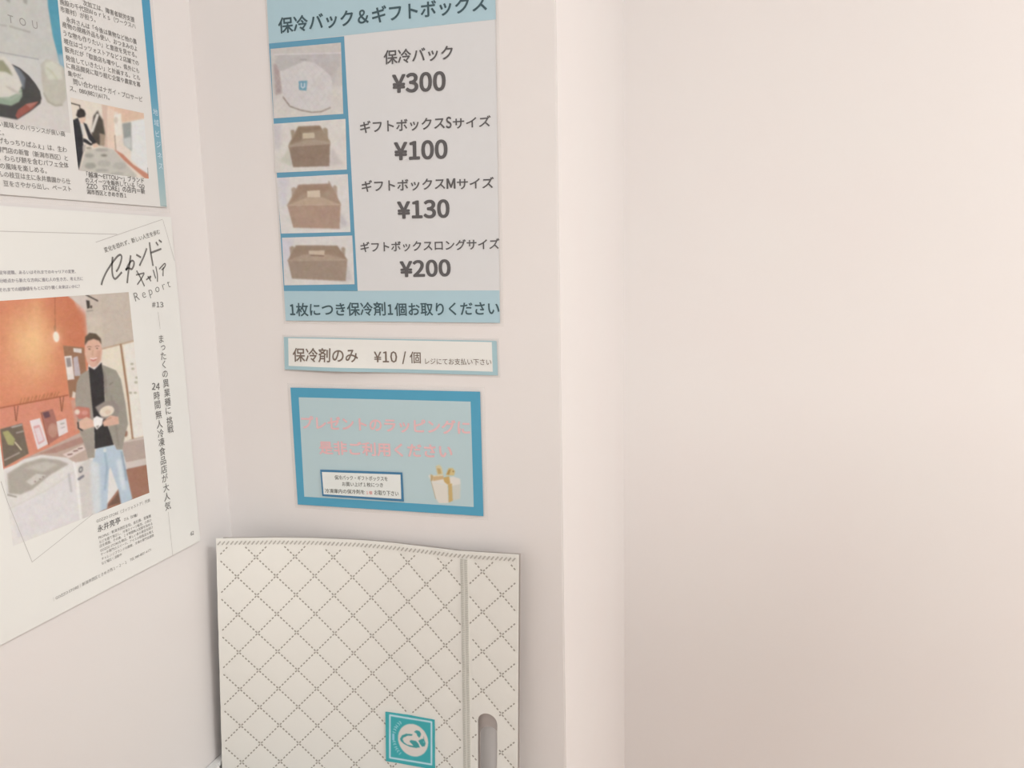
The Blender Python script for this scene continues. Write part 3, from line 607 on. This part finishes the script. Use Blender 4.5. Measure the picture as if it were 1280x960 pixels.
    c.poly([(94, 500), (96, 478), (101, 468), (111, 462), (115, 490), (118, 545), (118.5, 572), (110, 573), (107, 560), (98, 535)], (160, 149, 136), .5)
    c.poly([(128, 456), (145, 463), (151, 474), (157, 505), (160, 530), (156, 545), (153, 562), (146, 562), (138, 545), (133, 520), (130, 482)], (156, 147, 134), .5); c.line([(139, 495), (146, 540), (148, 556)], 1.5, (138, 128, 116), 1.0); c.poly([(128, 458), (133, 470), (134, 500), (131, 490)], (142, 132, 120), .8); c.line([(137, 481), (141, 478)], 1.0, (128, 118, 106), .5)
    c.poly([(110.5, 458), (118, 462), (127, 453), (129.5, 470), (131, 500), (134, 530), (142.5, 556), (118.5, 561), (117.5, 530), (113.5, 490)], (62, 57, 56), .5)
    c.poly([(106, 430), (108, 423), (118, 419), (126, 426), (127.5, 438), (126, 450), (121, 458), (115, 460), (109, 453), (106, 442)], (214, 172, 150), .6); c.poly([(105.8, 432), (106.5, 421), (112, 416), (120, 417), (126, 423), (127, 431), (124, 426), (117, 423.5), (110, 426)], (98, 82, 68), .6)
    c.poly([(120, 440), (127, 436), (125, 452), (119, 458)], (202, 156, 134), 1.5); c.line([(109, 434), (111.5, 433), (114, 433.6)], .9, (150, 112, 92), .4); c.line([(119, 433.2), (121.5, 432.2), (124, 432.8)], .9, (150, 112, 92), .4); c.ell((111.7, 436.3), (1.3, .7), (120, 88, 74), .4); c.ell((121.4, 435.5), (1.3, .7), (120, 88, 74), .4); c.poly([(112, 447), (116.5, 448), (121.5, 446.4), (120, 450.5), (116.5, 452), (113.4, 450.6)], (196, 128, 114), .4); c.line([(112.8, 447.8), (116.6, 448.8), (120.8, 447.2)], 1.2, (240, 226, 216), .35); c.line([(116.2, 438), (115.6, 444.5)], 1.2, (196, 150, 128), .6)
    c.poly([(92, 512), (97, 508), (112, 510), (113, 523), (98, 524)], (190, 120, 104), .8); c.ell((96.5, 515), (3.2, 3.4), (226, 204, 186), .7); c.ell((106, 516), (4, 3), (206, 146, 130), .8)
    c.poly([(119, 509), (130, 502), (143, 500), (150, 512), (146, 522), (128, 524)], (150, 138, 128), .7); c.ell((133.5, 514), (9.5, 6.5), (224, 206, 186), .6, -.35); c.ell((135, 515), (4, 3), (214, 188, 166), .8)
    c.poly([(98, 527), (108, 521), (118, 526), (119, 533), (106, 537), (99, 536)], (216, 176, 154), .6); c.line([(97.5, 528), (98, 535), (103, 538)], 1.6, (60, 54, 52), .5); c.poly([(128, 528), (138, 519), (148, 521), (149, 530), (140, 532), (130, 533)], (214, 172, 150), .6); c.line([(130, 526), (139, 522)], .8, (178, 130, 110), .5)
    c.poly([(116.5, 523), (121, 520), (129, 523), (127.5, 531), (121, 537), (117, 532)], (236, 228, 219), .5); c.poly([(120, 533), (124, 531), (122, 536)], (150, 140, 132), .5)
    q = sh.at([(160.7, 365.2), (186.6, 615.9), (118.6, 642.6), (0, 376.2)]); lt2 = (q[3]-q[0])/np.linalg.norm(q[3]-q[0]); lb2 = (q[2]-q[1])/np.linalg.norm(q[2]-q[1])
    yl = unproj('l', V3([(8.3, 620.)]), off)[0][0]; ln = q[0][0]-yl
    ql = [q[0]+lt2*ln, q[0], q[1], q[1]+lb2*(q[1][0]-yl)]
    sh.picture('shop_photo', None, c.grain(1.0, .7, 9), 1, .7, uv=ql)
magazine()

# ------------------------------------------------------------------ folded quilted cooler bag
BX = dict(xr=0.298785, zr=HC-0.268229, L=0.051849, rho=-0.023036, kn=[0.0385, 0.020706, 0.011591, 0.014168, 0.020986], A=0.037143, B=0.037428, s0=0.000714, LL=-0.034799)
WID = 0.27
_ss = np.linspace(0, WID, 109); _oo = np.interp(_ss, np.linspace(0, WID, 5), BX['kn'])
_oo = np.convolve(np.pad(_oo, 10, mode='reflect', reflect_type='odd'), np.ones(21)/21, 'valid')
_do = np.gradient(_oo, _ss); _dx = np.sqrt(1-_do**2)
_X = np.concatenate([[0], np.cumsum((_dx[1:]+_dx[:-1])/2*np.diff(_ss))]); _X = _X-_X[-1]+BX['xr']
def bag_surf(s, t, out=0.0):
    """point of the bag front; s runs along its width, t down its height, out = towards the viewer"""
    s, t = np.broadcast_arrays(np.asarray(s, float), np.asarray(t, float)); g = _do[3]
    xs = np.interp(s, _ss, _X)+np.where(s < 0, s*math.sqrt(1-g*g), 0)+np.where(s > WID, (s-WID)*_dx[-3], 0)
    oo = np.interp(s, _ss, _oo)+np.where(s < 0, s*g, 0)+np.where(s > WID, (s-WID)*_do[-3], 0)
    l = BX['L']+BX['LL']*s/WID
    d = np.interp(s, _ss, _do); nx, ny = d, np.sqrt(1-d*d)
    # outward normal in plan: (-d, -1) turned by the slope of the curve
    P = np.stack([xs+BX['rho']*t, -oo-np.sin(l)*t, BX['zr']-np.cos(l)*t], -1)
    Nn = np.stack([-nx*-1.0*-1.0, -ny, -np.sin(l)*0.0], -1)
    return P + Nn*np.broadcast_to(out, s.shape)[..., None]
T_BOT = 0.312
S_L, S_R = -0.0183, 0.2762
def t_top(s): return np.interp(s, [-.02, .03, .124, .17, .2177, .278], [-.0172, -.0172, -.0160, -.0152, -.0148, -.0186])
H0, H1, HT, HB = 0.2372, 0.2568, 0.1344, 0.232     # handle slot: left, right, top, bottom
def pillow(s, t):
    a, b = (s-BX['s0'])/BX['A'], (t-.02)/BX['B']
    d1 = np.abs((a+b)-np.round(a+b)); d2 = np.abs((a-b)-np.round(a-b)); d = np.minimum(d1, d2)
    return 0.0006*(1-np.exp(-d/.16)) + 0.0004*np.sin(s*41+1.3)*np.sin(t*23+.4)
def bag():
    root = thing('cooler_bag', 'cream quilted cooler bag with teal square label and handle slot, folded flat', 'bag', (0.16, -0.03, HC-0.58))
    m, N, L, Bs = nodes('bag_fabric')
    a = alb((228, 220, 208)); Bs.inputs['Base Color'].default_value = (*a, 1); Bs.inputs['Roughness'].default_value = .5; Bs.inputs['Specular IOR Level'].default_value = .35
    tc = N.new('ShaderNodeTexCoord'); nz = N.new('ShaderNodeTexNoise'); nz.inputs['Scale'].default_value = 160; nz.inputs['Detail'].default_value = 4
    bp = N.new('ShaderNodeBump'); bp.inputs['Strength'].default_value = .25; bp.inputs['Distance'].default_value = .0006
    L.new(tc.outputs['Object'], nz.inputs['Vector']); L.new(nz.outputs['Fac'], bp.inputs['Height']); L.new(bp.outputs[0], Bs.inputs['Normal'])
    M_BAG = m
    def panel(name, sl, sr, ttop, tbot, h0, h1, ht, hb, front, back, bump, fabric):
        """a padded panel with the handle slot cut through it"""
        vs, fs = [], []
        def patch(S, T):
            """grid patch, front and back skin"""
            k0 = len(vs); rr, cc = S.shape; n = rr*cc
            o1 = front + (pillow(S, T) if bump else 0); vs.extend(bag_surf(S, T, o1).reshape(-1, 3)); vs.extend(bag_surf(S, T, back).reshape(-1, 3))
            for j in range(rr-1):
                for i in range(cc-1):
                    q = (k0+j*cc+i, k0+(j+1)*cc+i, k0+(j+1)*cc+i+1, k0+j*cc+i+1); fs.append(q); fs.append(tuple(v+n for v in reversed(q)))
            return k0, rr, cc, n
        def wall(ids, n):
            for p, q in zip(ids[:-1], ids[1:]): fs.append((p, q, q+n, p+n))
        def cols(s):
            return s
        rows = 165
        def full(s_arr, ta, tb, nr):
            S = np.tile(s_arr, (nr+1, 1)); u = np.linspace(0, 1, nr+1)[:, None]
            return S, ta(s_arr)[None, :]*(1-u)+tb(s_arr)[None, :]*u
        tb = lambda s: np.full_like(s, tbot)
        r = (h1-h0)/2; mid = (h0+h1)/2
        arc = lambda s: ht + r - np.sqrt(np.maximum(r*r-(s-mid)**2, 0)); arcb = lambda s: hb - r + np.sqrt(np.maximum(r*r-(s-mid)**2, 0))
        hs = mid - r*np.cos(np.linspace(0, math.pi, 17))
        k, rr, cc, n = patch(*full(np.linspace(sl, h0, 130), ttop, tb, rows)); wall([k+j*cc for j in range(rr)], n); wall([k+i for i in range(cc-1, -1, -1)], n); wall([k+(rr-1)*cc+i for i in range(cc)], n); wall([k+j*cc+cc-1 for j in range(rr-1, -1, -1)], n)
        k, rr, cc, n = patch(*full(np.linspace(h1, sr, 12), ttop, tb, rows)); wall([k+j*cc for j in range(rr)], n); wall([k+i for i in range(cc-1, -1, -1)], n); wall([k+(rr-1)*cc+i for i in range(cc)], n); wall([k+j*cc+cc-1 for j in range(rr-1, -1, -1)], n)
        k, rr, cc, n = patch(*full(hs, ttop, arc, 75)); wall([k+i for i in range(cc-1, -1, -1)], n); wall([k+(rr-1)*cc+i for i in range(cc)], n)
        k, rr, cc, n = patch(*full(hs, arcb, tb, 40)); wall([k+i for i in range(cc-1, -1, -1)], n); wall([k+(rr-1)*cc+i for i in range(cc)], n)
        return link(name, vs, fs, fabric, root, smooth=False)
    fp = panel('front_panel', S_L, S_R, t_top, T_BOT, H0, H1, HT, HB, 0.0, -0.0009, True, M_BAG)
    fp.data.polygons.foreach_set('use_smooth', [True]*len(fp.data.polygons))
    md = fp.modifiers.new('edges', 'EDGE_SPLIT'); md.split_angle = math.radians(50)
    panel('back_panel', S_L+.004, S_R-.0006, lambda s: t_top(s)+.0012, T_BOT, H0-.0004, H1-.0004, HT+.0165, HB+.0165, -0.0062, -0.0070, False, flat('bag_lining_shaded', (186, 172, 163), .6))  # lining colour darkened to carry the shade inside the handle slot
    # folded left side closing the two panels
    tt = np.linspace(-.0165, T_BOT, 30); P = np.concatenate([bag_surf(np.full(30, S_L+.0002), tt, -.0008), bag_surf(np.full(30, S_L+.0042), tt, -.0056)])
    link('side_fold', P, [(i, i+1, 31+i, 30+i) for i in range(29)], M_BAG, root)
    # stitches
    def dash(vs, fs, c, d, ln, w, out, h=.00022):
        d = d/np.linalg.norm(d); n = V3([-d[1], d[0]]); k = len(vs)
        st = [c+d*ln/2*x+n*w/2*y for x, y in ((-1, -.7), (-.7, -1), (.7, -1), (1, -.7), (1, .7), (.7, 1), (-.7, 1), (-1, .7))]
        s = V3([q[0] for q in st]); t = V3([q[1] for q in st]); o = out+pillow(s, t)
        vs.extend(bag_surf(s, t, o+h)); vs.extend(bag_surf(s, t, o-.0002))
        fs.append(tuple(range(k, k+8))[::-1]); fs.extend([(k+i, k+(i+1) % 8, k+8+(i+1) % 8, k+8+i) for i in range(8)])
    A, B, s0 = BX['A'], BX['B'], BX['s0']; NS = 7
    def sb(t): return .2210+(t+.0144)*.0150
    vs, fs = [], []
    LB = (0.1432, 0.1942, .1495, .2020)
    for i in range(-3, 20):
        for j in range(-4, 20):
            for sg in (1, -1):
                p = V3([s0+A*i/2, .02+B*j/2])
                if (i+j) % 2: continue
                q = p + V3([A/2, sg*B/2])
                for k in range(NS):
                    c = p+(q-p)*(k+.5)/NS
                    if c[0] < S_L+.003 or c[0] > S_R-.0015 or c[1] < t_top(c[0])+.0085 or c[1] > T_BOT-.004: continue
                    if H0-.0016 < c[0] < H1+.0016 and HT-.0012 < c[1] < HB+.0012: continue
                    if LB[0] < c[0] < LB[1] and LB[2] < c[1] < LB[3]: continue
                    if sb(c[1])-.0016 < c[0] < sb(c[1])+.0082: continue
                    dash(vs, fs, c, q-p, .0021, .00125, 0.0)
    o = link('quilt_stitching', vs, fs, flat('stitch', (160, 151, 139), .7), root); o['kind'] = 'stuff'
    vs, fs = [], []
    s = S_L+.003
    while s < S_R-.002:
        dash(vs, fs, V3([s, t_top(s)+.0042]), V3([.0024, -.0028]), .0044, .0013, 0.0004); s += .00405
    o = link('edge_stitching', vs, fs, flat('edge_stitch', (183, 174, 163), .7), root); o['kind'] = 'stuff'
    # sewn band beside the slot
    tt = np.linspace(-.0085, T_BOT-.002, 60); vs = []; fs = []
    prof = [(-.0002, -.0002), (.0004, .0004), (.0032, .0005), (.0038, .0002), (.0044, .0005), (.0072, .0004), (.0078, -.0002)]
    for k, t in enumerate(tt):
        for ds, o_ in prof: vs.append(bag_surf(sb(t)+ds-.0006, t, o_+.0002+pillow(sb(t)+ds-.0006, t)))
    m_ = len(prof)
    for k in range(59):
        for i in range(m_-1): fs.append((k*m_+i, (k+1)*m_+i, (k+1)*m_+i+1, k*m_+i+1))
    o = link('seam_band', vs, fs, flat('seam', (213, 206, 193), .6), root, True)
    vs, fs = [], []; t = -.0075
    while t < T_BOT-.004:
        for ds in (.0012, .0052):
            dash(vs, fs, V3([sb(t)+ds, t]), V3([1., 0]), .0028, .0008, .0007)
        t += .0017
    o = link('seam_stitching', vs, fs, flat('seam_stitch', (186, 179, 167), .7), root); o['kind'] = 'stuff'
    # teal label
    c = Canvas(478, 880, 550, 985, (72, 166, 168), (475, 880), 12.0)
    z = lambda u, v: (95+u*730, 105+u*120+v*745)
    def zl(pts): return [z(*p) for p in pts]
    fr = lambda i: zl([(i, i), (1-i, i), (1-i, 1-i), (i, 1-i), (i, i)])
    c.line(fr(.073), 26, (192, 214, 218), .25)
    c.poly(zl([(.55+.31*math.cos(t), .50+.325*math.sin(t)) for t in np.linspace(0, 6.283, 60)[:-1]]), (220, 209, 198), .3)
    tl = (74, 152, 150)
    c.poly([(300, 520), (330, 470), (390, 445), (490, 452), (480, 475), (410, 478), (350, 505), (340, 530), (360, 575), (410, 610), (500, 628), (480, 600), (440, 560), (465, 540), (540, 555), (580, 600), (600, 650), (540, 660), (440, 640), (360, 600), (310, 550)], tl, .3)
    c.poly([(510, 420), (540, 395), (590, 405), (615, 445), (605, 490), (580, 510), (585, 470), (550, 440)], tl, .3); c.poly([(520, 415), (560, 395), (600, 415), (612, 460), (590, 500), (560, 480), (550, 445)], tl, .3)
    c.poly([(575, 550), (620, 525), (650, 520), (655, 470), (662, 530), (685, 590), (670, 635), (630, 640), (600, 600)], tl, .3); c.line([(540, 535), (580, 580), (600, 640)], 12, (206, 210, 206), .3)
    c.ell((655, 572), (9, 12), (120, 205, 205), .4)
    for i, ti in enumerate(np.linspace(2.30, 3.98, 15)):      # the tiny word round the emblem, letters a millimetre high
        if 6 <= i <= 8: continue
        ca, sa = math.cos(ti), math.sin(ti); P1 = z(.55+.375*ca, .50+.39*sa); P2 = z(.55+.43*ca, .50+.445*sa)
        P3 = z(.55+.40*math.cos(ti+.05), .50+.415*math.sin(ti+.05))
        c.line([P1, P2] if i % 3 == 0 else [P1, P3, P2], 10, (186, 216, 216), .22, .9)
    P1, P2 = z(.145, .45), z(.145, .55); c.line([P1, P2], 34, (150, 196, 208), .3)
    n = 84; S, T = np.meshgrid(np.linspace(.1438, .1941, n+1), np.linspace(0, 1, n+1)); tv = .1506+T*.0500
    P = bag_surf(S, tv, .0013+pillow(S, tv)*.5).reshape(-1, 3)
    lab = link('label_patch', P, gridfaces(n, n), M_PRINT, root); ink(lab, c.sample(project(P))); lab['label'] = 'square teal label patch with white emblem'
    rim = [i for i in range(n+1)] + [j*(n+1)+n for j in range(1, n+1)] + [n*(n+1)+i for i in range(n-1, -1, -1)] + [j*(n+1) for j in range(n-1, 0, -1)]
    Q = P[rim]; lo_ = bag_surf(S, tv, -.0004).reshape(-1, 3)[rim]; r_ = len(rim)
    link('label_edge', np.concatenate([Q, lo_]), [(i, (i+1) % r_, r_+(i+1) % r_, r_+i) for i in range(r_)], flat('label_side', (74, 158, 160)), lab)
bag()

# ------------------------------------------------------------------ white display box the bag stands in, on a shelf
M_WHITE = flat('white_board', (226, 219, 211), 0.45, 0.35)
def display_box():
    zt = HC-0.4738; zb = HC-0.588; x0, x1, yb, yf = 0.0006, 0.325, -0.0015, -0.19
    root = thing('display_box', 'white open box around the foot of the quilted bag', 'box', (0.16, -0.09, zb))
    box('side_board', x0, x0+.0016, yf, yb, zb, zt-.004, M_WHITE, root, .0003)
    box('side_board', x1-.002, x1, yf, yb, zb, zt-.06, M_WHITE, root, .0004)
    box('front_board', x0+.002, x1-.002, yf, yf+.002, zb, zt-.06, M_WHITE, root, .0004)
    box('bottom_board', x0+.002, x1-.002, yf+.002, yb, zb, zb+.002, M_WHITE, root)
    box('rim_flange', x0, x0+.0072, -.0595, yb, zt-.004, zt, M_WHITE, root, .0003); box('rim_flange', x0, x0+.0098, yf, -.0595, zt-.004, zt, M_WHITE, root, .0003)
    r2 = thing('wall_shelf', 'white shelf board under the open white box', 'shelf', (0.17, -0.1, zb-.02))
    box('board', 0.0005, PW-.002, -0.21, -0.0005, zb-.02, zb, M_WHITE, r2, .001)
    for x in (.05, .27): box('bracket', x, x+.02, -.15, -.0005, zb-.05, zb-.02, M_WHITE, r2, .001)
display_box()

# ------------------------------------------------------------------ ceiling light panels
def ceiling_light(x, y, label):
    root = thing('ceiling_light', label, 'ceiling light', (x, y, CEIL-.03), 'light panels on the ceiling')
    for a, b, c_, d in ((-.33, .33, -.33, -.31), (-.33, .33, .31, .33), (-.33, -.31, -.31, .31), (.31, .33, -.31, .31)):
        box('frame', x+a, x+b, y+c_, y+d, CEIL-.03, CEIL-.0005, M_WHITE, root)
    m, N, L, B = nodes('lamp_diffuser'); B.inputs['Base Color'].default_value = (.9, .9, .88, 1)
    B.inputs['Emission Color'].default_value = (*LIGHT_RGB, 1); B.inputs['Emission Strength'].default_value = 3.0
    box('diffuser', x-.31, x+.31, y-.31, y+.31, CEIL-.025, CEIL-.012, m, root)
ceiling_light(LAMPS[0][0], LAMPS[0][1], 'ceiling light panel over the recess')
ceiling_light(LAMPS[1][0], LAMPS[1][1], 'ceiling light panel behind the viewer')

# ------------------------------------------------------------------ unseen racks added behind the viewer only to shade the foot of the walls
def shade_rack(x0, x1, y0, y1, h, label):
    root = thing('shade_rack', label, 'rack', ((x0+x1)/2, (y0+y1)/2, 0))
    wood = flat('shade_rack_board', (196, 176, 156), .5, .3, .05, 30)
    box('side_panel', x0, x0+.02, y0, y1, 0, h, wood, root, .002); box('side_panel', x1-.02, x1, y0, y1, 0, h, wood, root, .002)
    box('back_panel', x0+.02, x1-.02, y1-.01, y1, .02, h, wood, root)
    for z in np.linspace(.06, h-.02, 5): box('shelf_board', x0+.02, x1-.02, y0, y1-.01, z, z+.018, wood, root)
shade_rack(*SHADE_RACKS[0], 'tall narrow closed-back rack added unseen behind the viewer to shade the walls')
shade_rack(*SHADE_RACKS[1], 'lower closed-back rack added unseen beside the tall one to shade the walls')

set_type()
